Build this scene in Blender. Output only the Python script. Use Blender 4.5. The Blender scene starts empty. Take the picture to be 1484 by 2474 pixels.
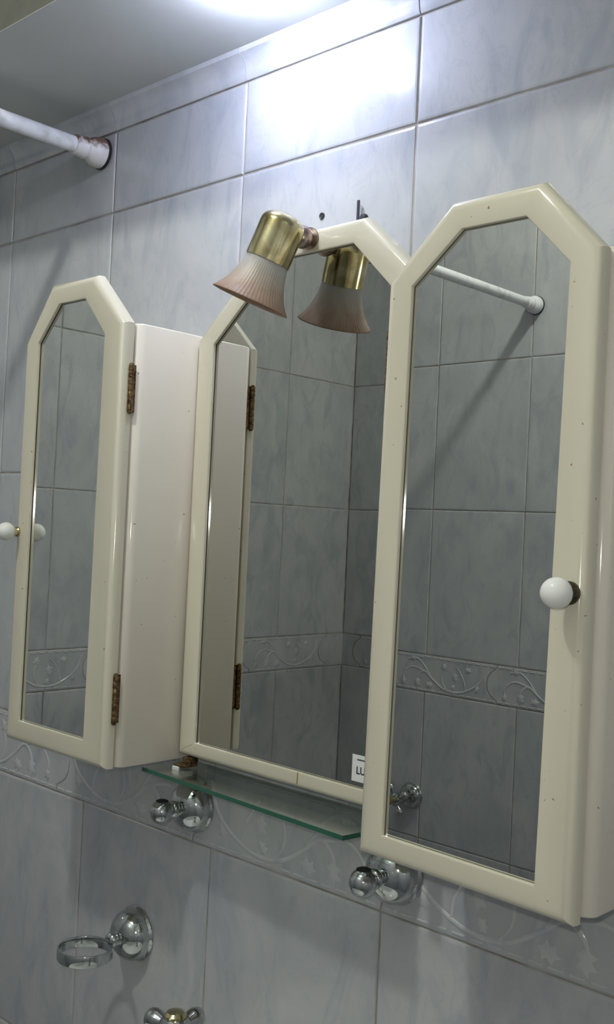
import bpy, bmesh, math, random
from mathutils import Vector, Matrix, Euler
random.seed(4)
sc = bpy.context.scene
col = sc.collection
PI = math.pi
ZO = 2.05            # height of the first tile joint above the floor; shapes below are measured from it
def W3(x, y, z): return Vector((x, y, z + ZO))

# ------------------------------------------------------------------ camera
YAW, PITCH, ROLL, FPX = 0.7597, 0.0178, 0.04765, 2512.85
CAMP = W3(0.5576, -0.7010, -0.3555)
fw = Vector((-math.sin(YAW)*math.cos(PITCH), math.cos(YAW)*math.cos(PITCH), math.sin(PITCH)))
r0 = fw.cross(Vector((0, 0, 1))).normalized(); u0 = r0.cross(fw)
rt = math.cos(ROLL)*r0 + math.sin(ROLL)*u0; up = -math.sin(ROLL)*r0 + math.cos(ROLL)*u0
cd = bpy.data.cameras.new('camera'); cam = bpy.data.objects.new('camera', cd); col.objects.link(cam)
cd.sensor_fit = 'HORIZONTAL'; cd.sensor_width = 36.0; cd.lens = FPX/1484*36.0
cd.clip_start = 0.02
m = Matrix((rt, up, -fw)).transposed().to_4x4(); m.translation = CAMP; cam.matrix_world = m
sc.camera = cam

# ------------------------------------------------------------------ light and exposure
sc.view_settings.view_transform = 'Standard'; sc.view_settings.look = 'None'
sc.view_settings.gamma = 1.0; sc.view_settings.use_curve_mapping = False
sc.view_settings.exposure = 0.20
w = bpy.data.worlds.new('world'); sc.world = w; w.use_nodes = True
w.node_tree.nodes['Background'].inputs[0].default_value = (0.8, 0.9, 1.0, 1)
w.node_tree.nodes['Background'].inputs[1].default_value = 0.05
WALL_LAMP = (-0.115, -0.100, 0.114); WALL_LAMP_R = 0.009; WALL_LAMP_E = 760.0
CEIL_LAMP = (-0.07, -0.86, 0.680); CEIL_LAMP_R = 0.040; CEIL_LAMP_E = 300.0
FLASH_W = 3.0
ld = bpy.data.lights.new('phone_flash', 'POINT'); ld.energy = FLASH_W; ld.shadow_soft_size = 0.004
ld.color = (1.0, 0.98, 0.92)
lo = bpy.data.objects.new('phone_flash', ld); col.objects.link(lo); lo.location = CAMP + up*0.022 - rt*0.004

# ------------------------------------------------------------------ materials
def lin(c): return tuple((v/12.92 if v <= .04045 else ((v+.055)/1.055)**2.4) for v in c)
class Mat:
    def __init__(s, name):
        s.m = bpy.data.materials.new(name); s.m.use_nodes = True
        s.n = s.m.node_tree.nodes; s.l = s.m.node_tree.links; s.b = s.n['Principled BSDF']
    def set(s, **k):
        for a, v in k.items():
            s.b.inputs[a.replace('_', ' ')].default_value = v
        return s
    def node(s, t, **k):
        n = s.n.new(t)
        for a, v in k.items():
            if a in n.inputs.keys(): n.inputs[a].default_value = v
            else: setattr(n, a, v)
        return n
    def link(s, a, b): s.l.new(a, b)
    def ramp(s, src, stops):
        r = s.n.new('ShaderNodeValToRGB'); e = r.color_ramp.elements
        while len(e) < len(stops): e.new(0.5)
        for i, (p, c) in enumerate(stops): e[i].position = p; e[i].color = (c[0], c[1], c[2], 1)
        s.link(src, r.inputs[0]); return r.outputs[0]
    def mix(s, fac, a, b, mode='MIX'):
        x = s.n.new('ShaderNodeMix'); x.data_type = 'RGBA'; x.blend_type = mode
        for sock, v in ((x.inputs[0], fac), (x.inputs[6], a), (x.inputs[7], b)):
            if hasattr(v, 'links') or hasattr(v, 'is_linked'): s.link(v, sock)
            else: sock.default_value = v if isinstance(v, float) else (v[0], v[1], v[2], 1)
        return x.outputs[2]
    def noise(s, scale, detail=4, dist=0.0, stretch=(1, 1, 1), per_object=True, rough=.55):
        tc = s.n.new('ShaderNodeTexCoord'); mp = s.n.new('ShaderNodeMapping'); mp.inputs['Scale'].default_value = stretch
        s.link(tc.outputs['Object'], mp.inputs[0])
        if per_object:
            oi = s.n.new('ShaderNodeObjectInfo'); mu = s.n.new('ShaderNodeVectorMath'); mu.operation = 'MULTIPLY_ADD'
            cmb = s.n.new('ShaderNodeCombineXYZ')
            s.link(oi.outputs['Random'], cmb.inputs[0]); s.link(oi.outputs['Random'], cmb.inputs[1]); s.link(oi.outputs['Random'], cmb.inputs[2])
            s.link(cmb.outputs[0], mu.inputs[0]); mu.inputs[1].default_value = (7.3, 3.1, 5.7); s.link(tc.outputs['Object'], mu.inputs[2])
            s.link(mu.outputs[0], mp.inputs[0])
        n = s.n.new('ShaderNodeTexNoise'); n.inputs['Scale'].default_value = scale; n.inputs['Detail'].default_value = detail
        n.inputs['Distortion'].default_value = dist; n.inputs['Roughness'].default_value = rough
        s.link(mp.outputs[0], n.inputs['Vector']); return n.outputs[0]
    def bump(s, src, strength=.1, dist=.001):
        b = s.n.new('ShaderNodeBump'); b.inputs['Strength'].default_value = strength; b.inputs['Distance'].default_value = dist
        s.link(src, b.inputs['Height']); s.link(b.outputs[0], s.b.inputs['Normal'])

TB = (.500, .510, .514)
def tile_mat(name, soft=False):
    M = Mat(name)
    broad = M.noise(10, 4, .8, (1.0, 1, .7))
    streak = M.noise(17, 5, 1.2, (1.4, 1, .6))
    vein = M.noise(10, 6, 2.2, (1.5, 1, .7), rough=.62)
    c = M.ramp(broad, [(.30, (TB[0]*.84, TB[1]*.85, TB[2]*.87)), (.62, TB), (.8, (TB[0]*1.06, TB[1]*1.05, TB[2]*1.03))])
    f = M.ramp(streak, [(.50, (0, 0, 0)), (.70, (.55, .55, .55))])
    c = M.mix(f, c, (TB[0]*.62, TB[1]*.66, TB[2]*.74))
    v = M.ramp(vein, [(.48, (0, 0, 0)), (.50, (.14, .14, .14)), (.52, (0, 0, 0))])
    if not soft: c = M.mix(v, c, (TB[0]*.50, TB[1]*.54, TB[2]*.62))
    M.link(c, M.b.inputs['Base Color'])
    M.set(Roughness=.14, IOR=1.5); M.bump(M.noise(14, 2, 0, per_object=True), .25, .0012)
    return M.m
M_TILE = tile_mat('marbled_glazed_tile'); M_BORDER = tile_mat('border_tile_glaze', True)
TB = tuple(v*1.12 for v in TB); M_RELIEF = tile_mat('relief_glaze', True)
def grout_mat(name, a, b):
    M = Mat(name); M.link(M.ramp(M.noise(25, 4, per_object=False), [(.35, a), (.65, b)]), M.b.inputs['Base Color']); M.set(Roughness=.85); return M.m
M_GROUT = grout_mat('old_grout', (.24, .205, .165), (.44, .42, .38))
def ceil_mat():
    M = Mat('ceiling_paint'); M.link(M.ramp(M.noise(5, 4, per_object=False), [(.3, (.50, .52, .50)), (.7, (.56, .58, .56))]), M.b.inputs['Base Color'])
    M.set(Roughness=.55); M.bump(M.noise(60, 3, per_object=False), .1, .001); return M.m
M_CEIL = ceil_mat()
M_BEIGE = grout_mat('beige_paint', (.10, .10, .08), (.125, .125, .10))  # beige with shade put in: darkened to offset the ceiling lamp on its face
def cream_mat(name='cream_lacquer', base=(.66, .62, .49)):
    M = Mat(name)
    c = M.ramp(M.noise(6, 3), [(.3, tuple(v*.95 for v in base)), (.7, base)])
    sp = M.ramp(M.noise(240, 1), [(.20, (1, 1, 1)), (.235, (0, 0, 0))])
    c = M.mix(sp, c, (.30, .22, .13))
    M.link(c, M.b.inputs['Base Color']); M.set(Roughness=.11, IOR=1.5)
    M.bump(M.noise(18, 2), .05, .001)
    return M.m
M_CREAM = cream_mat()
M_BODY = cream_mat('cream_lacquer_case', (.78, .725, .62))
def simple(name, c, rough=.5, metal=0.0, **k):
    M = Mat(name); M.set(Base_Color=(c[0], c[1], c[2], 1), Roughness=rough, Metallic=metal, **k); return M
M_MIRROR = simple('mirror_silver', (.72, .73, .70), .0, 1.0).m
M_MIRROR_OLD = simple('old_mirror_silver', (.58, .585, .55), .0, 1.0).m  # reflects less than the cabinet mirrors
M_EDGE = simple('mirror_edge_black', (.03, .028, .022), .6).m
def metal(name, a, b, scale, rough, lo=.4, hi=.6, metallic=1.0):
    M = Mat(name); M.link(M.ramp(M.noise(scale, 4, 1.0), [(lo, a), (hi, b)]), M.b.inputs['Base Color']); M.set(Metallic=metallic, Roughness=rough)
    M.bump(M.noise(scale*2, 2), .05, .0005); return M.m
M_CHROME = metal('worn_chrome', (.46, .48, .47), (.64, .66, .66), 40, .09)
M_BRASS = metal('polished_brass', (.50, .42, .21), (.74, .67, .42), 30, .17)
M_BRONZE = metal('dull_copper', (.30, .22, .18), (.50, .40, .36), 50, .3)
M_RUST = metal('rusty_hinge', (.055, .028, .016), (.30, .20, .085), 260, .45, .38, .68, .7)
M_DARKMETAL = metal('tarnished_ferrule', (.035, .03, .022), (.12, .10, .06), 200, .35, metallic=.8)
M_PORC = simple('white_porcelain', (.78, .78, .74), .035).m
M_BLACK = simple('black_rubber', (.012, .011, .012), .55).m
M_DARK = simple('dark_plastic', (.035, .035, .045), .5).m
def rodmat():
    M = Mat('white_enamel_rod'); c = M.ramp(M.noise(60, 3), [(.25, (.50, .50, .49)), (.5, (.70, .71, .72))]); M.link(c, M.b.inputs['Base Color']); M.set(Roughness=.35); return M.m
M_ROD = rodmat()
def collarmat():
    M = Mat('rust_stained_enamel')
    tc = M.n.new('ShaderNodeTexCoord'); sp = M.n.new('ShaderNodeSeparateXYZ'); M.link(tc.outputs['Object'], sp.inputs[0])
    n = M.noise(130, 3, .5, per_object=False)
    mr = M.n.new('ShaderNodeMapRange'); mr.inputs['From Min'].default_value = -.010; mr.inputs['From Max'].default_value = .012; M.link(sp.outputs[2], mr.inputs[0])
    mu = M.n.new('ShaderNodeMath'); mu.operation = 'MULTIPLY'; M.link(mr.outputs[0], mu.inputs[0]); M.link(n, mu.inputs[1])
    f = M.ramp(mu.outputs[0], [(.24, (0, 0, 0)), (.40, (.95, .95, .95))])
    M.link(M.mix(f, (.66, .64, .62), (.14, .065, .04)), M.b.inputs['Base Color']); M.set(Roughness=.4); return M.m
M_COLLAR = collarmat()
def glass(name, c, rough=0.0):
    M = Mat(name); M.set(Base_Color=(c[0], c[1], c[2], 1), Roughness=rough, IOR=1.5); M.b.inputs['Transmission Weight'].default_value = 1.0; return M
M_GLASS = glass('shelf_glass', (.90, .97, .93)).m
M_GLASSEDGE = simple('green_glass_edge', (.03, .12, .08), .15, Alpha=1.0).m
def frosted():
    M = Mat('dusty_frosted_glass')
    tc = M.n.new('ShaderNodeTexCoord'); sp = M.n.new('ShaderNodeSeparateXYZ'); M.link(tc.outputs['Object'], sp.inputs[0])
    mr = M.n.new('ShaderNodeMapRange'); mr.inputs['From Min'].default_value = -.042; mr.inputs['From Max'].default_value = -.002; M.link(sp.outputs[2], mr.inputs[0])
    n = M.noise(70, 3, .8, per_object=False)
    ad = M.n.new('ShaderNodeMath'); ad.operation = 'MULTIPLY_ADD'; M.link(n, ad.inputs[0]); ad.inputs[1].default_value = .55; ad.inputs[2].default_value = -.28
    a2 = M.n.new('ShaderNodeMath'); a2.operation = 'ADD'; M.link(ad.outputs[0], a2.inputs[0]); M.link(mr.outputs[0], a2.inputs[1])
    c = M.ramp(a2.outputs[0], [(.0, (.36, .215, .14)), (.35, (.52, .385, .29)), (.65, (.62, .54, .45)), (1.0, (.60, .60, .57))])
    M.link(c, M.b.inputs['Base Color']); M.set(Roughness=.38, IOR=1.45); M.b.inputs['Transmission Weight'].default_value = .35
    return M.m
M_FROST = frosted()
def emis(name, c, s):
    M = Mat(name); M.set(Base_Color=(c[0], c[1], c[2], 1)); M.b.inputs['Emission Color'].default_value = (c[0], c[1], c[2], 1); M.b.inputs['Emission Strength'].default_value = s; return M.m
M_LAMPA = emis('cool_white_bulb', (.69, .74, 1.0), WALL_LAMP_E)
M_LAMPB = emis('white_ceiling_bulb', (.98, 1.0, .93), CEIL_LAMP_E)
M_PAPER = simple('white_paper', (.80, .80, .78), .6).m
M_INK = simple('black_ink', (.05, .05, .06), .6).m
M_STAIN = simple('brown_drip', (.36, .26, .12), .4).m
M_FLOOR = grout_mat('floor_ceramic', (.34, .35, .36), (.44, .45, .46))
M_WHITEPL = simple('white_plastic', (.70, .70, .66), .35).m

# ------------------------------------------------------------------ mesh helpers
def mesh_of(name, bm, mat, smooth=False, sharp=None):
    bmesh.ops.recalc_face_normals(bm, faces=bm.faces)
    me = bpy.data.meshes.new(name)
    if smooth:
        for f in bm.faces: f.smooth = True
        if sharp:
            for e in bm.edges:
                if len(e.link_faces) == 2 and e.calc_face_angle(0) > sharp: e.smooth = False
    bm.to_mesh(me); bm.free()
    for k in (mat if isinstance(mat, (list, tuple)) else [mat]): me.materials.append(k)
    return me
def link(name, me, parent=None, loc=(0, 0, 0), rot=(0, 0, 0)):
    o = bpy.data.objects.new(name, me); col.objects.link(o)
    o.location = loc; o.rotation_euler = rot
    if parent: o.parent = parent
    return o
def obj(name, bm, mat, parent=None, loc=(0, 0, 0), rot=(0, 0, 0), smooth=False, sharp=math.radians(40)):
    return link(name, mesh_of(name, bm, mat, smooth, sharp), parent, loc, rot)
def thing(name, label, cat, loc=(0, 0, 0), rot=(0, 0, 0), group=None):
    o = link(name, None, None, loc, rot); o['label'] = label; o['category'] = cat
    if group: o['group'] = group
    return o
def tag(o, label, cat, group=None):
    o['label'] = label; o['category'] = cat
    if group: o['group'] = group
    return o
def box(bm, x0, x1, y0, y1, z0, z1, bev=0.0, seg=2):
    vs = [bm.verts.new((x, y, z)) for z in (z0, z1) for y in (y0, y1) for x in (x0, x1)]
    fs = [bm.faces.new([vs[i] for i in q]) for q in ((0, 2, 3, 1), (4, 5, 7, 6), (0, 1, 5, 4), (2, 6, 7, 3), (0, 4, 6, 2), (1, 3, 7, 5))]
    if bev:
        es = {e for f in fs for e in f.edges}
        bmesh.ops.bevel(bm, geom=list(es), offset=bev, segments=seg, profile=.6, affect='EDGES')
def lathe(bm, prof, seg=40, axis='z', mat=None, ribs=0, ribamp=0.0, close=True):
    """prof: (radius, height); axis z by default; mat: Matrix applied"""
    rings = []
    for r, h in prof:
        if r < 1e-6:
            rings.append([bm.verts.new((0, 0, h))]); continue
        ring = []
        for i in range(seg):
            a = 2*PI*i/seg
            rr = r*(1 + (ribamp*math.cos(a*ribs) if ribs else 0))
            ring.append(bm.verts.new((rr*math.cos(a), rr*math.sin(a), h)))
        rings.append(ring)
    for A, B in zip(rings, rings[1:]):
        if len(A) == 1 and len(B) == 1: continue
        for i in range(seg):
            j = (i+1) % seg
            if len(A) == 1: bm.faces.new((A[0], B[i], B[j]))
            elif len(B) == 1: bm.faces.new((A[i], B[0], A[j]))
            else: bm.faces.new((A[i], B[i], B[j], A[j]))
    if mat is not None:
        vv = [v for ring in rings for v in ring]
        bmesh.ops.transform(bm, matrix=mat, verts=vv)
    return rings
def sweep(bm, pts, rad, seg=8, caps=True, closed=False, flat=1.0):
    pts = [Vector(p) for p in pts]; n = len(pts); rings = []
    rad = rad if isinstance(rad, (list, tuple)) else [rad]*n
    for i, p in enumerate(pts):
        a = pts[(i-1) % n] if (closed or i) else p; b = pts[(i+1) % n] if (closed or i < n-1) else p
        t = (b-a).normalized(); ref = Vector((0, 1, 0)) if abs(t.y) < .95 else Vector((0, 0, 1))
        s = t.cross(ref).normalized(); q = s.cross(t).normalized()
        rings.append([bm.verts.new(p + s*rad[i]*math.cos(2*PI*k/seg) + q*rad[i]*flat*math.sin(2*PI*k/seg)) for k in range(seg)])
    pr = list(zip(rings, rings[1:])) + ([(rings[-1], rings[0])] if closed else [])
    for A, B in pr:
        for k in range(seg):
            bm.faces.new((A[k], A[(k+1) % seg], B[(k+1) % seg], B[k]))
    if caps and not closed:
        bm.faces.new(rings[0]); bm.faces.new(rings[-1][::-1])
def spline(pts, n=8):
    out = []; P = [Vector(p) for p in pts]
    for i in range(len(P)-1):
        a = P[i-1] if i else P[i]; b = P[i]; c = P[i+1]; d = P[i+2] if i+2 < len(P) else c
        for k in range(n):
            t = k/n
            out.append(.5*((2*b) + (c-a)*t + (2*a-5*b+4*c-d)*t*t + (3*b-a-3*c+d)*t**3))
    out.append(P[-1]); return out
Y_DOWN = Matrix.Rotation(PI/2, 4, 'X')      # lathe axis +z -> -y (out of the front wall)

# ------------------------------------------------------------------ the room
XL, XR, YB = -1.116, 1.04, -1.285
ZF, ZC, ZS = -2.05, 0.750, 0.125      # floor, ceiling, underside of the lowered strip over the mirror wall
T = 0.008
def slab(name, x0, x1, y0, y1, z0, z1, mat):
    bm = bmesh.new(); box(bm, x0, x1, y0, y1, z0+ZO, z1+ZO); o = obj(name, bm, mat); o['kind'] = 'structure'; return o
G = .0015                                    # grout lies this far behind the tile face
wall_front = slab('wall_front', XL-.1, XR+.1, G, .1, ZF-.1, ZC+.1, M_GROUT)
wall_left = slab('wall_left', XL-.1, XL-G, YB-.1, G, ZF-.1, ZC+.1, M_GROUT)
wall_back = slab('wall_back', XL-.1, XR+.1, YB-.1, YB-G, ZF-.1, ZC+.1, M_GROUT)
wall_right = slab('wall_right', XR+G, XR+.1, YB-.1, G, ZF-.1, ZC+.1, M_GROUT)
floor = slab('floor', XL-.1, XR+.1, YB-.1, .1, ZF-.1, ZF, M_FLOOR)
ceiling = slab('ceiling', XL-.1, XR+.1, YB-.1, .1, ZC, ZC+.1, M_CEIL)
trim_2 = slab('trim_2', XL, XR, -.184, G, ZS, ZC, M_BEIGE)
bm = bmesh.new(); box(bm, XL, XR, -.1838, 0, ZS-.0006+ZO, ZS+.0002+ZO); obj('plaster_underside', bm, M_CEIL, trim_2)

tile_cache = {}
def tile_mesh(wd, ht, name='tile', b=.0028):
    key = (round(wd, 4), round(ht, 4))
    if key in tile_cache: return tile_cache[key]
    bm = bmesh.new(); g = .0008
    x, z = wd/2-g, ht/2-g
    rings = []
    for ins, y in ((0, G+.001), (0, .0012), (b*.35, .0003), (b, 0.0)):
        rings.append([bm.verts.new(v) for v in ((-x+ins, y, -z+ins), (x-ins, y, -z+ins), (x-ins, y, z-ins), (-x+ins, y, z-ins))])
    for A, B in zip(rings, rings[1:]):
        for i in range(4): bm.faces.new((A[i], A[(i+1) % 4], B[(i+1) % 4], B[i]))
    bm.faces.new(rings[-1]); bm.faces.new(rings[0][::-1])
    bmesh.ops.subdivide_edges(bm, edges=[], cuts=0)
    me = mesh_of(name, bm, M_TILE)
    tile_cache[key] = me; return me
ROWS_F = [(0.0, .095)]; ROWS_B = [(.60, .75), (.30, .60), (0, .30)]
ROWS = [(-.30, 0.0), (-.60, -.30), (-.977, -.677), (-1.277, -.977), (-1.577, -1.277), (-1.877, -1.577), (-2.05, -1.877)]
def place(parent, kind, u, z):                # kind: which wall; u: coordinate along the wall
    if kind == 'front': return (u, 0, z+ZO), 0
    if kind == 'back': return (u, YB, z+ZO), PI
    if kind == 'left': return (XL, u, z+ZO), PI/2
    return (XR, u, z+ZO), -PI/2
rng = random.Random(11)
def tile_wall(parent, kind, u0, u1, joint, bjoint):
    k = math.floor((u0-joint)/.22); cuts = [u0]
    while True:
        k += 1; x = joint+.22*k
        if x > u1-.012: break
        if x > u0+.012: cuts.append(x)
    cuts.append(u1)
    for a, b in zip(cuts, cuts[1:]):
        for z0, z1 in (ROWS_F if kind == 'front' else ROWS_B) + ROWS:
            loc, rz = place(parent, kind, (a+b)/2, (z0+z1)/2)
            tx, tz = rng.gauss(0, .0016), rng.gauss(0, .0016)
            o = link('tile', tile_mesh(b-a, z1-z0), parent, loc, (tx, 0, rz+tz))
    # moulded border tiles
    L = .2475; k = math.floor((u0-bjoint)/L); cuts = []
    while True:
        x = bjoint+L*k
        if x > u1: break
        cuts.append(x); k += 1
    flip = kind in ('back', 'right')
    for a in cuts:
        if a < u0 or a+L > u1:
            s0, s1 = (u0, a+L) if a < u0 else (a, u1)
            if s1-s0 < .03: continue
            loc, rz = place(parent, kind, s1 if flip else s0, -.6385)
            cutleft = (a < u0) != flip
            link('border_tile', stub_mesh(s1-s0, cutleft), parent, loc, (0, 0, rz))
            continue
        loc, rz = place(parent, kind, a+(L if flip else 0), -.6385)
        t = link('border_tile', border_me, parent, loc, (0, 0, rz))
        link('vine_relief', relief_me, t)
def jcurve(n=10):
    """wavy end of a border tile as (x, z) from bottom to top, tile centre height 0"""
    return [(0.0, -.0385), (.001, -.031), (.008, -.0275), (.017, -.0215), (.0225, -.012), (.024, 0.0), (.0215, .012), (.015, .022), (.006, .028), (.001, .032), (0.0, .0385)]
def stub_mesh(L, cutleft):
    """border tile sawn off at one end"""
    bm = bmesh.new(); g = .0008; jc = [(x, max(-.0376, min(.0376, z))) for x, z in jcurve()]
    left = [(0 if cutleft else x+g, z) for x, z in jc]; right = [(x+L-g if cutleft else L, z) for x, z in jc]
    A = [[bm.verts.new((x, y, z)) for x, z in left] for y in (G+.001, 0)]; B = [[bm.verts.new((x, y, z)) for x, z in right] for y in (G+.001, 0)]
    for i in range(len(jc)-1):
        bm.faces.new((A[1][i], A[1][i+1], B[1][i+1], B[1][i]))
        bm.faces.new((A[0][i], A[0][i+1], A[1][i+1], A[1][i])); bm.faces.new((B[0][i], B[0][i+1], B[1][i+1], B[1][i]))
    for i in (0, -1): bm.faces.new((A[0][i], A[1][i], B[1][i], B[0][i]))
    return mesh_of('border_tile', bm, M_BORDER)
def border_mesh():
    bm = bmesh.new(); L = .2475; g = .0008
    jc = jcurve()
    left = [(x+g, z) for x, z in jc]; right = [(x+L-g, z) for x, z in jc]
    cl = lambda z: max(-.0385+.0009, min(.0385-.0009, z))
    loop = [(x, cl(z)) for x, z in left] + [(x, cl(z)) for x, z in reversed(right)]
    back = [bm.verts.new((x, G+.001, z)) for x, z in loop]; mid = [bm.verts.new((x, .0008, z)) for x, z in loop]
    cx = L/2
    frn = [bm.verts.new((x + (.0014 if x < cx else -.0014), 0, z*(1-.0014/.0385))) for x, z in loop]
    n = len(loop)
    for A, B in ((back, mid), (mid, frn)):
        for i in range(n): bm.faces.new((A[i], A[(i+1) % n], B[(i+1) % n], B[i]))
    h = n//2
    for i in range(h-1): bm.faces.new((frn[i], frn[i+1], frn[n-2-i], frn[n-1-i]))
    return mesh_of('border_tile', bm, M_BORDER)
border_me = border_mesh()
def leaf(bm, x, z, ang, s):
    ol = [(0, 0), (.25, .16), (.34, .42), (.52, .22), (.75, .40), (.80, .14), (1.05, .05), (.82, -.12), (.76, -.38), (.52, -.20), (.34, -.40), (.24, -.15)]
    ca, sa = math.cos(ang), math.sin(ang)
    tr = lambda p: (x + s*(p[0]*ca-p[1]*sa), z + s*(p[0]*sa+p[1]*ca))
    base = [bm.verts.new((tr(p)[0], .0004, tr(p)[1])) for p in ol]
    top = []
    for p in ol:
        q = (.5+(p[0]-.5)*.80, p[1]*.72); X = tr(q); top.append(bm.verts.new((X[0], -.0008, X[1])))
    n = len(ol)
    for i in range(n): bm.faces.new((base[i], base[(i+1) % n], top[(i+1) % n], top[i]))
    c = tr((.55, 0)); cv = bm.verts.new((c[0], -.0012, c[1]))
    for i in range(n): bm.faces.new((top[i], top[(i+1) % n], cv))
def relief_mesh():
    bm = bmesh.new(); X0 = .248; Z0 = .6385
    def tube(pts, r): sweep(bm, [(x+X0, .0002, z+Z0) for x, z in [(p[0], p[2]) for p in spline([(a, 0, b) for a, b in pts], 6)]], r, 6, True, False, .6)
    tube([(-.222, -.612), (-.2107, -.6377), (-.195, -.652), (-.1748, -.6621), (-.158, -.667), (-.1396, -.6677), (-.1176, -.663), (-.0907, -.6463), (-.0768, -.6354), (-.0665, -.6352), (-.0579, -.6428), (-.0552, -.650)], .0024)
    tube([(-.1219, -.6262), (-.1180, -.6330), (-.1167, -.6434), (-.1200, -.654), (-.1287, -.6645)], .0018)
    tube([(-.0907, -.6463), (-.070, -.621), (-.050, -.609), (-.030, -.613)], .0021)
    tube([(-.0768, -.6354), (-.045, -.628), (-.028, -.634), (-.018, -.647), (-.020, -.656)], .0020)
    tube([(-.1748, -.6621), (-.172, -.645), (-.160, -.625), (-.150, -.617)], .0017)
    K = 1.35
    for x, z, a, s in ((-.147, -.626, -1.75, .017), (-.118, -.630, 1.9, .015), (-.0557, -.645, -1.55, .019), (-.098, -.6585, -.25, .017),
                       (-.205, -.645, -1.3, .014), (-.020, -.652, -1.5, .013), (-.190, -.622, .2, .014), (-.052, -.611, .1, .013), (-.150, -.652, -.9, .012)):
        leaf(bm, x+X0, z+Z0, a, s*K)
    for side in (-.0335, .0335):
        x = .004
        while x < .232:
            a, b = x, x+.0135
            pts = [bm.verts.new(v) for v in ((a, .0003, side-.0014), (b, .0003, side-.0014), (b, .0003, side+.0014), (a, .0003, side+.0014),
                   (a+.001, -.0009, side-.0006), (b-.001, -.0009, side-.0006), (b-.001, -.0009, side+.0006), (a+.001, -.0009, side+.0006))]
            for q in ((4, 5, 6, 7), (0, 1, 5, 4), (1, 2, 6, 5), (2, 3, 7, 6), (3, 0, 4, 7)): bm.faces.new([pts[i] for i in q])
            x += .0175
    return mesh_of('vine_relief', bm, M_RELIEF, True, math.radians(50))
relief_me = relief_mesh()
tile_wall(wall_front, 'front', XL, XR, 0.0, -.0005)
tile_wall(wall_back, 'back', XL, XR, -.518, -.564+.2475*0)
tile_wall(wall_left, 'left', YB, 0, -.62, -.976)
tile_wall(wall_right, 'right', YB, 0, -.62, -.976)

# cove moulding at the ceiling: one ceramic piece per .22 m
trim = link('trim_1', None); trim['kind'] = 'structure'
def cove_mesh(wd):
    bm = bmesh.new()
    prof = [(G+.001, .0957), (-.0010, .0957), (-.0022, .0975), (-.0036, .1035), (-.0034, .1045), (-.0046, .1085), (-.0070, .1135), (-.0105, .1175), (-.0135, .1195), (-.0140, .1210), (-.0140, .1248), (G+.001, .1248)]
    A = [bm.verts.new((-wd/2+.0005, y, z)) for y, z in prof]; B = [bm.verts.new((wd/2-.0005, y, z)) for y, z in prof]
    n = len(prof)
    for i in range(n): bm.faces.new((A[i], A[(i+1) % n], B[(i+1) % n], B[i]))
    bm.faces.new(A[::-1]); bm.faces.new(B)
    return mesh_of('cove_tile', bm, M_BORDER, True, math.radians(35))
cm = cove_mesh(.22)
x = -1.10
while x < XR-.12:
    link('cove_tile', cm, trim, (x+.11, 0, ZO), (rng.gauss(0, .001), 0, rng.gauss(0, .0015))); x += .22

# ------------------------------------------------------------------ lamps that light the room
def globe(name, label, pos, r, mat, base_r):
    zc = ZS if pos[2] < ZS else ZC; t = thing(name, label, 'lamp', W3(pos[0], pos[1], zc))
    dz = pos[2]-zc
    bm = bmesh.new(); lathe(bm, [(0, 0), (base_r, 0), (base_r, -.004), (base_r*.8, -.007), (r*.5, -.008), (r*.5, dz+r*.8), (0, dz+r*.8)], 32); obj('lamp_base', bm, M_WHITEPL, t, smooth=True)
    bm = bmesh.new(); bmesh.ops.create_uvsphere(bm, u_segments=24, v_segments=16, radius=r, matrix=Matrix.Translation((0, 0, dz))); obj('bulb', bm, mat, t, smooth=True)
globe('ceiling_lamp', 'small cool white bulb under the ceiling close above the mirror wall', WALL_LAMP, WALL_LAMP_R, M_LAMPA, .014)
globe('ceiling_lamp', 'round white ceiling lamp in the middle of the bathroom', CEIL_LAMP, CEIL_LAMP_R, M_LAMPB, .05)

# ------------------------------------------------------------------ framed mirrors and cabinets
def inset_loop(poly, d):
    """offset a clockwise/ccw polygon of (x,z) inwards by d"""
    n = len(poly); out = []
    area = sum(poly[i][0]*poly[(i+1) % n][1]-poly[(i+1) % n][0]*poly[i][1] for i in range(n)); s = 1 if area > 0 else -1
    for i in range(n):
        p0, p1, p2 = Vector(poly[i-1]), Vector(poly[i]), Vector(poly[(i+1) % n])
        a = (p1-p0).normalized(); b = (p2-p1).normalized()
        na = Vector((-a.y, a.x))*s; nb = Vector((-b.y, b.x))*s
        k = 1 + na.dot(nb); v = (na+nb)/max(k, .3); out.append((p1.x+v.x*d, p1.y+v.y*d))
    return out
def frame_bm(outer, inner, yb, yf, r, wall, under):
    """moulded frame: outer/inner polygons (x,z); back y, front y (negative), edge radius"""
    bm = bmesh.new(); loops = []
    loops.append([(x, yb, z) for x, z in inset_loop(outer, .0006)])
    loops.append([(x, yb-.0006, z) for x, z in outer])
    for k in range(0, 6):
        a = PI/2*k/5
        lp = inset_loop(outer, r*(1-math.cos(a))); y = yf + r*(1-math.sin(a))
        loops.append([(x, y, z) for x, z in lp])
    loops.append([(x, yf, z) for x, z in inset_loop(inner, -.0012)])
    loops.append([(x, yf+.0004, z) for x, z in inset_loop(inner, -.0003)])
    loops.append([(x, yf+.0010, z) for x, z in inner])
    loops.append([(x, yf+wall, z) for x, z in inner])
    loops.append([(x, yf+wall+.0003, z) for x, z in inset_loop(inner, -under)])
    loops.append([(x, yb, z) for x, z in inset_loop(inner, -under)])
    V = [[bm.verts.new((x, y, z+ZO)) for x, y, z in lp] for lp in loops]
    n = len(outer); V.append(V[0])
    for A, B in zip(V, V[1:]):
        for i in range(n): bm.faces.new((A[i], A[(i+1) % n], B[(i+1) % n], B[i]))
    return bm
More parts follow.
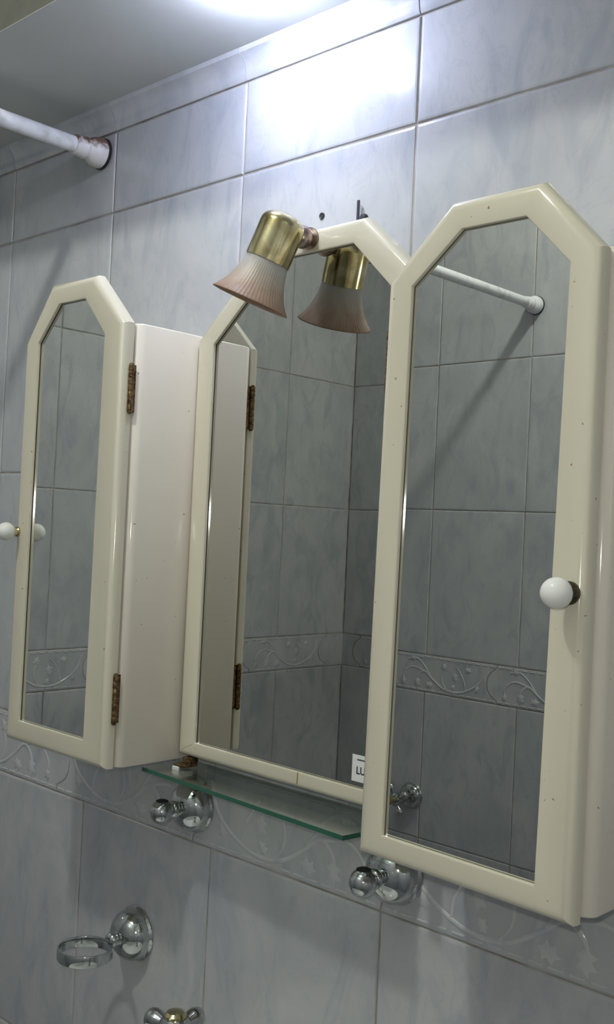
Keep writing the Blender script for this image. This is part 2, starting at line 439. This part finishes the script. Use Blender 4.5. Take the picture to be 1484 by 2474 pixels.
def plate_bm(poly, y0, y1, inset=-.003):
    bm = bmesh.new(); lp = inset_loop(poly, inset)
    A = [bm.verts.new((x, y0, z+ZO)) for x, z in lp]; B = [bm.verts.new((x, y1, z+ZO)) for x, z in lp]; n = len(lp)
    bm.faces.new(A); bm.faces.new(B[::-1])
    for i in range(n): bm.faces.new((A[i], A[(i+1) % n], B[(i+1) % n], B[i]))
    return bm
def at_origin(bm, o): bmesh.ops.translate(bm, vec=-Vector(o), verts=bm.verts)

YF, YBK = -.1265, -.1135
def knob(parent, org, x, z, ball_r, fr, flen, fmat):
    bm = bmesh.new()
    y0 = YF; 
    M = Matrix.Translation(W3(x, y0, z)) @ Y_DOWN
    lathe(bm, [(0, 0), (fr, 0), (fr*1.02, flen*.25), (fr*.82, flen*.45), (fr*.86, flen), (0, flen)], 28, mat=M); at_origin(bm, org)
    f = obj('ferrule', bm, fmat, parent, smooth=True)
    bm = bmesh.new(); c = flen + ball_r*.80
    bmesh.ops.create_uvsphere(bm, u_segments=40, v_segments=24, radius=ball_r, matrix=Matrix.Translation(W3(x, y0-c, z))); at_origin(bm, org)
    k = obj('knob', bm, M_PORC, parent, smooth=True, sharp=None); k['label'] = 'white porcelain ball knob'
def hinge(parent, org, x, y, z0, z1):
    bm = bmesh.new(); n = 7; h = (z1-z0)/n
    for i in range(n):
        a = z0+h*i+.0004; b = z0+h*(i+1)-.0004
        lathe(bm, [(0, a), (.0024, a), (.0026, a+.0005), (.0026, b-.0005), (.0024, b), (0, b)], 14, mat=Matrix.Translation((x, y, ZO)))
    lathe(bm, [(0, z0-.002), (.0020, z0-.001), (.0022, z0), (.0022, z1), (.0020, z1+.001), (0, z1+.002)], 12, mat=Matrix.Translation((x, y, ZO)))
    box(bm, x-.0022, x-.0012, y, y+.012, z0+ZO, z1+ZO)
    at_origin(bm, org)
    h = obj('hinge', bm, M_RUST, parent, smooth=True); h['label'] = 'rusty brass butt hinge'
def cabinet(outer, inner, bx0, bx1, zb, zt, label, hside, hz, kx, kz, kr, fr, fl, fm):
    org = W3((bx0+bx1)/2, 0, zb)
    t = thing('mirror_cabinet', label, 'cabinet', org, (0, 0, 0), 'mirrored side cabinets')
    bm = bmesh.new(); y1 = -.1118
    vs = []
    # case: rounded vertical front corners, lightly eased elsewhere
    r = .0085; pr = [(bx0, .0)]
    for k in range(6): a = PI/2*k/5; pr.append((bx0+r-r*math.cos(a), y1+r-r*math.sin(a)))
    for k in range(6): a = PI/2*k/5; pr.append((bx1-r+r*math.sin(a), y1+r-r*math.cos(a)))
    pr.append((bx1, .0)); cx = (bx0+bx1)/2
    def ring(z, ins):
        return [bm.verts.new((x+(ins if x < cx else -ins), min(y+ins, 0), z+ZO)) for x, y in pr]
    R = [ring(zb, .0015), ring(zb+.0005, .0006), ring(zb+.0018, 0), ring(zt-.0018, 0), ring(zt-.0005, .0006), ring(zt, .0015)]
    n = len(pr)
    for A, B in zip(R, R[1:]):
        for i in range(n): bm.faces.new((A[i], A[(i+1) % n], B[(i+1) % n], B[i]))
    bm.faces.new(R[0][::-1]); bm.faces.new(R[-1]); at_origin(bm, org)
    obj('case', bm, M_BODY, t, smooth=True)
    bm = frame_bm(outer, inner, YBK, YF, .0078, .0032, .0045); at_origin(bm, org)
    d = obj('door', bm, M_CREAM, t, smooth=True, sharp=math.radians(25))
    bm = plate_bm(inner, YF+.0040, YF+.0075, -.004); at_origin(bm, org)
    g = obj('mirror_glass', bm, M_MIRROR, d); g['label'] = 'silvered mirror glass panel'
    bm = plate_bm(inner, YF+.0078, YBK+.0005, -.005); at_origin(bm, org)
    obj('door_back', bm, M_CREAM, d)
    for z0, z1 in hz: hinge(d, org, hside, -.1165, z0, z1)
    knob(d, org, kx, kz, kr, fr, fl, fm)
    return t, org
L_out = [(-.4050, -.5850), (-.2330, -.5850), (-.2335, -.1690), (-.2850, -.1185), (-.3600, -.1185), (-.4045, -.1745)]
L_in = [(-.3800, -.5625), (-.2655, -.5625), (-.2640, -.1780), (-.2990, -.1405), (-.3440, -.1405), (-.3790, -.1770)]
R_out = [(.0755, -.5840), (.2465, -.5880), (.2480, -.1725), (.2045, -.1245), (.1335, -.1250), (.0800, -.1740)]
R_in = [(.0985, -.5665), (.2205, -.5685), (.2270, -.1805), (.1937, -.1460), (.1436, -.1460), (.1030, -.1800)]
cabinet(L_out, L_in, -.4045, -.2295, -.5850, -.1685, 'cream mirrored cabinet left of the arched mirror, rusty hinges on its right edge', -.2318, ((-.2532, -.2085), (-.5427, -.4980)), -.3985, -.3710, .0094, .0052, .0062, M_BRASS)
cabinet(R_out, R_in, .0770, .2530, -.5850, -.1700, 'cream mirrored cabinet at the right edge, nearest, with a large white knob', .0775, ((-.2532, -.2085), (-.5427, -.4980)), .2370, -.3860, .0098, .0072, .0085, M_DARKMETAL)

# arched centre mirror
C_out = [(-.2275, -.5790), (.0740, -.5800), (.0740, -.1740), (-.0178, -.0878), (-.1300, -.0890), (-.2275, -.1735)]
C_in = [(-.2030, -.5640), (.0500, -.5660), (.0500, -.1860), (-.0290, -.1090), (-.1225, -.1095), (-.2030, -.1800)]
CY = -.0425
org = W3(-.0770, 0, -.5790)
cmir = thing('framed_mirror', 'cream framed mirror with clipped top corners between the two cabinets', 'mirror', org)
bm = frame_bm(C_out, C_in, CY+.017, CY, .006, .0032, .004); at_origin(bm, org); obj('frame', bm, M_CREAM, cmir, smooth=True, sharp=math.radians(25))
bm = plate_bm(C_in, CY+.004, CY+.007, -.0035); at_origin(bm, org); g = obj('mirror_glass', bm, M_MIRROR_OLD, cmir); g['label'] = 'silvered mirror glass panel'
back_poly = inset_loop(C_out, .012)
bm = plate_bm(back_poly, CY+.0075, 0, 0); at_origin(bm, org); obj('backing_board', bm, M_CREAM, cmir)
# mitre lines of the frame corners are scored grooves: thin dark slivers
def sliver(name, a, b, wd, y, mat, parent, org, th=.0003):
    bm = bmesh.new(); a = Vector((a[0], a[1])); b = Vector((b[0], b[1])); d = (b-a).normalized(); n = Vector((-d.y, d.x))*wd/2
    P = [a-n, b-n, b+n, a+n]
    A = [bm.verts.new((q.x, y, q.y+ZO)) for q in P]; B = [bm.verts.new((q.x, y-th, q.y+ZO)) for q in P]
    bm.faces.new(A); bm.faces.new(B[::-1])
    for i in range(4): bm.faces.new((A[i], A[(i+1) % 4], B[(i+1) % 4], B[i]))
    at_origin(bm, org); return obj(name, bm, mat, parent)
s = sliver('mitre_joint', (-.2210, -.5735), (-.2045, -.5655), .0004, CY, M_STAIN, cmir, org, .0001)
s = sliver('drip_stain', (-.0640, -.5655), (-.0646, -.5755), .0016, CY, M_STAIN, cmir, org, .0001); s['label'] = 'brown drip stain on the bottom rail'

# paper sticker in the lower right of the mirror glass
st = thing('sticker', 'small white paper sticker with dark print in the lower right of the centre mirror', 'sticker', W3(.0085, CY+.0039, -.5505))
bm = bmesh.new(); box(bm, -.0145, .0145, -.0002, 0, -.0105, .0115, .00005, 1); obj('paper', bm, M_PAPER, st)
def text(body, size, loc, parent, mat):
    cu = bpy.data.curves.new('print', 'FONT'); cu.body = body; cu.size = size; cu.extrude = .00005; cu.offset = .00022
    o = bpy.data.objects.new('print_tmp', cu); col.objects.link(o)
    dg = bpy.context.evaluated_depsgraph_get(); me = bpy.data.meshes.new_from_object(o.evaluated_get(dg)); bpy.data.objects.remove(o)
    me.materials.clear(); me.materials.append(mat)
    return link('print', me, parent, loc, (PI/2, 0, 0))
text('LU', .0085, (-.0098, -.00028, -.0040), st, M_INK)
bm = bmesh.new(); box(bm, -.009, .010, -.0003, -.0002, .0072, .0082); obj('print', bm, M_INK, st)

# ------------------------------------------------------------------ spot lamp on the mirror frame
T0 = Vector((-.0735, -.0815, -.0895)); J = Vector((-.0868, -.0870, -.1262)); RM = Vector((-.1000, -.0930, -.1610))
ax = (J-RM).normalized()
q = Vector((0, 0, 1)).rotation_difference(ax)
org = W3(*J)
lamp = thing('spot_lamp', 'brass spot lamp with ribbed pinkish frosted glass shade on the mirror frame', 'lamp', org, q.to_euler())
R = .0198; Lc = .0430
prof = [(R*.93, .0004), (R, 0), (R, .004), (R, Lc-.0115)]
for k in range(1, 9):
    a = PI/2*k/8; prof.append((R*math.cos(a)**.75 if k < 8 else 0, Lc-.0115+.0115*math.sin(a)))
bm = bmesh.new(); lathe(bm, [(0, Lc-.014), (R*.93, Lc-.014)] + prof, 56); obj('lamp_cup', bm, M_BRASS, lamp, smooth=True)
Ls = .0365
outp = [(.0184, .004), (.0189, -.001), (.0204, -.008), (.0223, -.015), (.0247, -.0215), (.0276, -.0275), (.0310, -.0325), (.0342, -.0362), (.0348, -.0372)]
inp = [(r-.0013, h+.0002) for r, h in reversed(outp)]
bm = bmesh.new(); seg = 240
rings = lathe(bm, outp+inp, seg, ribs=60, ribamp=.006); bmesh.ops.bridge_loops if False else None
A, B = rings[-1], rings[0]
for i in range(seg): bm.faces.new((A[i], B[i], B[(i+1) % seg], A[(i+1) % seg]))
obj('lamp_shade', bm, M_FROST, lamp, smooth=True, sharp=None)
bm = bmesh.new(); lathe(bm, [(0, .012), (.006, .012), (.006, -.002), (.010, -.010), (.0135, -.018), (.0125, -.025), (.007, -.029), (0, -.030)], 28); obj('bulb', bm, M_WHITEPL, lamp, smooth=True)
# swivel between cup and frame
bm = bmesh.new()
att = Vector((-.0790, CY, -.0975)); cc = Vector((-.0790, -.0830, -.1015)); inv = Matrix.Translation(org) @ q.to_matrix().to_4x4(); inv.invert()
pts = [att, att+(cc-att)*.10, att+(cc-att)*.2, att+(cc-att)*.35, att+(cc-att)*.5, att+(cc-att)*.62]
d = (cc-att).normalized(); rq = Vector((0, 0, 1)).rotation_difference(d).to_matrix().to_4x4()
lathe(bm, [(0, 0), (.0095, 0), (.0098, .002), (.0062, .0035), (.0062, .005), (.0088, .0068), (.0102, .0100), (.0100, .0140), (.0080, .0175), (.0055, .019), (.0050, .026), (0, .026)], 32, mat=inv @ Matrix.Translation(W3(*att)) @ rq)
s = obj('swivel_joint', bm, M_BRONZE, lamp, smooth=True); s['label'] = 'dull copper ball swivel'

# ------------------------------------------------------------------ glass shelf
zS = -.5935
org = W3(-.105, -.047, zS)
shelf = thing('glass_shelf', 'clear glass shelf with a green front edge under the centre mirror', 'shelf', org)
poly = [(-.238, -.012), (.032, -.012), (.0335, -.060), (.0300, -.0880), (-.240, -.0745)]
bm = bmesh.new(); A = [bm.verts.new((x, y, zS+ZO)) for x, y in poly]; B = [bm.verts.new((x, y, zS+.0038+ZO)) for x, y in poly]
n = len(poly); bm.faces.new(A[::-1]); bm.faces.new(B)
for i in range(n):
    f = bm.faces.new((A[i], A[(i+1) % n], B[(i+1) % n], B[i]))
    if i in (1, 2, 3): f.material_index = 1
at_origin(bm, org); obj('glass_pane', bm, [M_GLASS, M_GLASSEDGE], shelf)
for bx in (-.2120, .0500):
    bm = bmesh.new()
    box(bm, bx-.0055, bx+.0055, CY-.0010, CY+.010, -.5855+ZO, -.5795+ZO, .001, 2)
    box(bm, bx-.0075, bx+.0075, CY-.010, CY+.008, -.5878+ZO, -.5852+ZO, .001, 2)
    at_origin(bm, org); b = obj('bracket', bm, M_RUST, shelf); b['label'] = 'rusty metal clip'
    bm = bmesh.new(); box(bm, bx-.006, bx+.006, CY-.013, CY+.004, -.6000+ZO, -.5938+ZO, .002, 2)
    box(bm, bx-.0045, bx+.0045, CY-.0145, CY-.0122, -.5960+ZO, -.5862+ZO, .0008, 2)
    at_origin(bm, org); obj('clip_pad', bm, M_WHITEPL, shelf)

# ------------------------------------------------------------------ chrome wall fittings
def dome_prof(r, dep):
    p = [(0, 0), (r, 0), (r*1.02, .0012), (r, .0030), (r*.955, .0042), (r*.945, .0060)]
    for k in range(1, 11):
        a = PI/2*k/10*.93; p.append((r*.945*math.cos(a), .006+(dep-.006)*math.sin(a)/math.sin(PI/2*.93)))
    p.append((.0062, dep)); return p
def dome(parent, r=.0268, dep=.0265):
    bm = bmesh.new(); lathe(bm, dome_prof(r, dep)+[(0, dep)], 56, mat=Y_DOWN); obj('rosette', bm, M_CHROME, parent, smooth=True)
    bm = bmesh.new(); lathe(bm, [(0, dep-.001), (.0062, dep-.001), (.0080, dep+.0015), (.0085, dep+.0040), (.0072, dep+.0065), (.0048, dep+.0078), (0, dep+.0078)] if parent.name[:4] != 'ring' else [(0, dep-.001), (.0062, dep-.001), (.0080, dep+.0015), (.0088, dep+.0045), (.0075, dep+.0075), (.0045, dep+.0092), (.0042, dep+.0105), (0, dep+.0105)], 32, mat=Y_DOWN); obj('neck', bm, M_CHROME, parent, smooth=True)
def holder(x, z, label):
    t = thing('tumbler_hook', label, 'hook', W3(x, 0, z), (0, 0, 0), 'ball ended chrome wall hooks'); dome(t)
    bm = bmesh.new(); yc = -.0445; r = .0118; a0 = math.asin(.55)
    prof = [(0, r*.55)] + [(r*.46, r*.55), (r*.50, r*.86)]
    for k in range(0, 17):
        th = math.radians(30) + (PI-math.radians(30))*k/16; prof.append((r*math.sin(th) if k < 16 else 0, r*math.cos(th)))
    lathe(bm, prof, 36, mat=Matrix.Translation((0, yc, 0))); obj('ball', bm, M_CHROME, t, smooth=True, sharp=math.radians(50))
    bm = bmesh.new(); lathe(bm, [(0, r*.50), (r*.49, r*.50), (r*.52, r*.93), (r*.30, r*1.02), (0, r*1.04)], 28, mat=Matrix.Translation((0, yc, 0))); obj('plug', bm, M_BLACK, t, smooth=True)
holder(-.2435, -.6385, 'ball ended chrome hook on a round rosette under the glass shelf')
holder(.0165, -.6385, 'ball ended chrome hook half hidden below the right cabinet')
rh = thing('ring_holder', 'chrome ring holder on a domed rosette on the lower tiles', 'holder', W3(-.3290, 0, -.7930)); dome(rh, .0282, .0285)
bm = bmesh.new(); rr = .0272; yc = -.0385-rr
ring = [(rr-.0007, -.0056), (rr+.0007, -.0056), (rr+.0010, -.0050), (rr+.0010, .0050), (rr+.0007, .0056), (rr-.0007, .0056), (rr-.0010, .0050), (rr-.0010, -.0050), (rr-.0007, -.0056)]
lathe(bm, ring, 72, mat=Matrix.Translation((0, yc, -.0035))); bmesh.ops.remove_doubles(bm, verts=bm.verts, dist=1e-6)
obj('ring', bm, M_CHROME, rh, smooth=True)

def basin_tap():
    bx, by, bz = -.1080, -.1300, -.7740
    t = thing('basin_tap', 'chrome cross handled basin tap with brass cap, cut off by the bottom edge', 'tap', W3(bx, by, -.945))
    dz = bz+.945
    bm = bmesh.new(); lathe(bm, [(0, 0), (.024, 0), (.024, .006), (.017, .012), (.014, .05), (.0125, dz-.045), (.0095, dz-.035), (.0095, dz-.012), (.0130, dz-.008), (.0130, dz+.006), (.0105, dz+.0095), (0, dz+.0095)], 36); obj('tap_body', bm, M_CHROME, t, smooth=True)
    for k in range(4):
        M = Matrix.Translation((0, 0, dz)) @ Matrix.Rotation(k*PI/2 + .10, 4, 'Z') @ Matrix.Rotation(PI/2, 4, 'Y')
        bm = bmesh.new(); lathe(bm, [(0, .010), (.0050, .010), (.0054, .014), (.0080, .019), (.0090, .0245), (.0080, .029), (.0045, .032), (0, .0325)], 24, mat=M); obj('handle_arm', bm, M_CHROME, t, smooth=True)
    bm = bmesh.new(); lathe(bm, [(0, dz+.009), (.0092, dz+.009), (.0092, dz+.0115), (.007, dz+.0138), (0, dz+.0145)], 28); b = obj('cap', bm, M_BRASS, t, smooth=True); b['label'] = 'brass index cap'
    bm = bmesh.new(); sweep(bm, spline([(0, -.010, .040), (0, -.050, .062), (0, -.095, .058), (0, -.112, .030)], 6), .0085, 16); obj('spout', bm, M_CHROME, t, smooth=True)
    # wall-hung washbasin below the frame carries the tap
    b = thing('washbasin', 'white ceramic washbasin on the wall just below the picture', 'basin', W3(-.110, 0, -1.12))
    bm = bmesh.new(); n = 48; rings = []
    def ell(rx, ry, z, cy=-.215): return [bm.verts.new((rx*math.cos(2*PI*i/n), max(-.43, min(-.0005, cy+ry*math.sin(2*PI*i/n))), z)) for i in range(n)]
    for rx, ry, z in ((.10, .10, .0), (.20, .17, .06), (.26, .215, .14), (.27, .222, .168), (.262, .215, .175), (.215, .110, .172), (.19, .098, .13), (.12, .065, .06), (.03, .02, .045)):
        rings.append(ell(rx, ry, z, -.300 if rx in (.215, .19, .12, .03) else -.215))
    for A, B2 in zip(rings, rings[1:]):
        for i in range(n): bm.faces.new((A[i], B2[i], B2[(i+1) % n], A[(i+1) % n]))
    bm.faces.new(rings[0]); bm.faces.new(rings[-1])
    obj('bowl', bm, M_PORC, b, smooth=True)
def tap(name, label, loc, rz, rot, brass=True):
    t = thing(name, label, 'tap', loc, (0, 0, rz))
    bm = bmesh.new(); lathe(bm, dome_prof(.0270, .020)+[(0, .020)], 48, mat=Y_DOWN); obj('rosette', bm, M_CHROME, t, smooth=True)
    bm = bmesh.new(); lathe(bm, [(0, .018), (.009, .018), (.009, .034), (.012, .038), (.012, .046), (.0135, .050), (.0135, .060), (.010, .064), (0, .064)], 32, mat=Y_DOWN); obj('stem', bm, M_CHROME, t, smooth=True)
    for k in range(4):
        a = rot + k*PI/2; M = Matrix.Rotation(a, 4, 'Y') @ Matrix.Translation((0, -.056, 0))
        bm = bmesh.new(); lathe(bm, [(0, .010), (.0042, .010), (.0048, .016), (.0075, .021), (.0085, .026), (.0075, .031), (.0040, .034), (0, .0345)], 20, mat=M); obj('handle_arm', bm, M_CHROME, t, smooth=True)
    bm = bmesh.new(); lathe(bm, [(0, .0635), (.0085, .0635), (.0085, .066), (.006, .0682), (0, .069)], 24, mat=Y_DOWN); b = obj('cap', bm, M_BRASS, t, smooth=True); b['label'] = 'brass index cap'
basin_tap()
tap('cross_handle_tap', 'chrome tap on the opposite wall, seen only in the right mirror', W3(-.757, YB, -.893), PI, .5)

# ------------------------------------------------------------------ shower curtain rod
A = Vector((-.4640, 0, .0730)); B = Vector((-.512, YB, .0990)); d = (B-A).normalized(); ln = (B-A).length
rq = Vector((0, 0, 1)).rotation_difference(d)
rod = thing('shower_rod', 'white enamelled shower curtain rod with rust stained end fitting', 'rod', W3(*A), (0, 0, 0))
def alongrod(prof, name, mat, label=None, seg=40, flip=False, tilt=True):
    bm = bmesh.new()
    if flip: M = Matrix.Translation(B-A) @ (-d).to_track_quat('Z', 'Y').to_matrix().to_4x4()
    else: M = d.to_track_quat('Z', 'Y').to_matrix().to_4x4()
    lathe(bm, prof, seg, mat=M); o = obj(name, bm, mat, rod, smooth=True)
    if label: o['label'] = label
    return o
alongrod([(0, .02), (.0092, .02), (.0092, ln-.02), (0, ln-.02)], 'tube', M_ROD)
fl = [(0, .003), (.0170, .003), (.0173, .006), (.0168, .013), (.0148, .0185), (.0125, .0210), (.0118, .0225), (.0120, .0250), (.0126, .0260), (.0126, .0275), (.0118, .0285), (.0112, .0400), (.0100, .0410), (0, .0410)]
for fp in (False, True):
    alongrod(fl, 'end_cup', M_COLLAR if not fp else M_ROD, 'rust stained white cup' if not fp else None, flip=fp)
    alongrod([(0, 0.0004), (.0174, .0004), (.0182, .0014), (.0182, .0034), (.0170, .0040), (0, .0040)], 'rubber_ring', M_BLACK, 'black rubber ring', flip=fp)

# ------------------------------------------------------------------ small things on the wall
bm = bmesh.new(); lathe(bm, [(0, .0004), (.0018, .0004), (.0026, .0012), (.0030, .0009), (.0033, 0)], 20, mat=Y_DOWN)
tag(obj('wall_plug', bm, M_DARK, None, W3(-.1070, 0, -.0615), smooth=True), 'small dark wall plug in the tile above the centre mirror', 'plug')
hk = thing('wire_hook', 'small dark metal hook poking up behind the centre mirror frame', 'hook', W3(-.0590, 0, -.0700))
bm = bmesh.new(); box(bm, -.0016, .0014, -.0045, -.0030, -.008, .0135, .0004, 1); obj('prong', bm, M_DARK, hk)
bm = bmesh.new(); lathe(bm, [(0, 0), (.0040, 0), (.0041, .002), (.0030, .004), (0, .0045)], 20, mat=Matrix.Translation((.0050, 0, -.0030)) @ Y_DOWN); obj('screw_head', bm, M_DARK, hk, smooth=True)
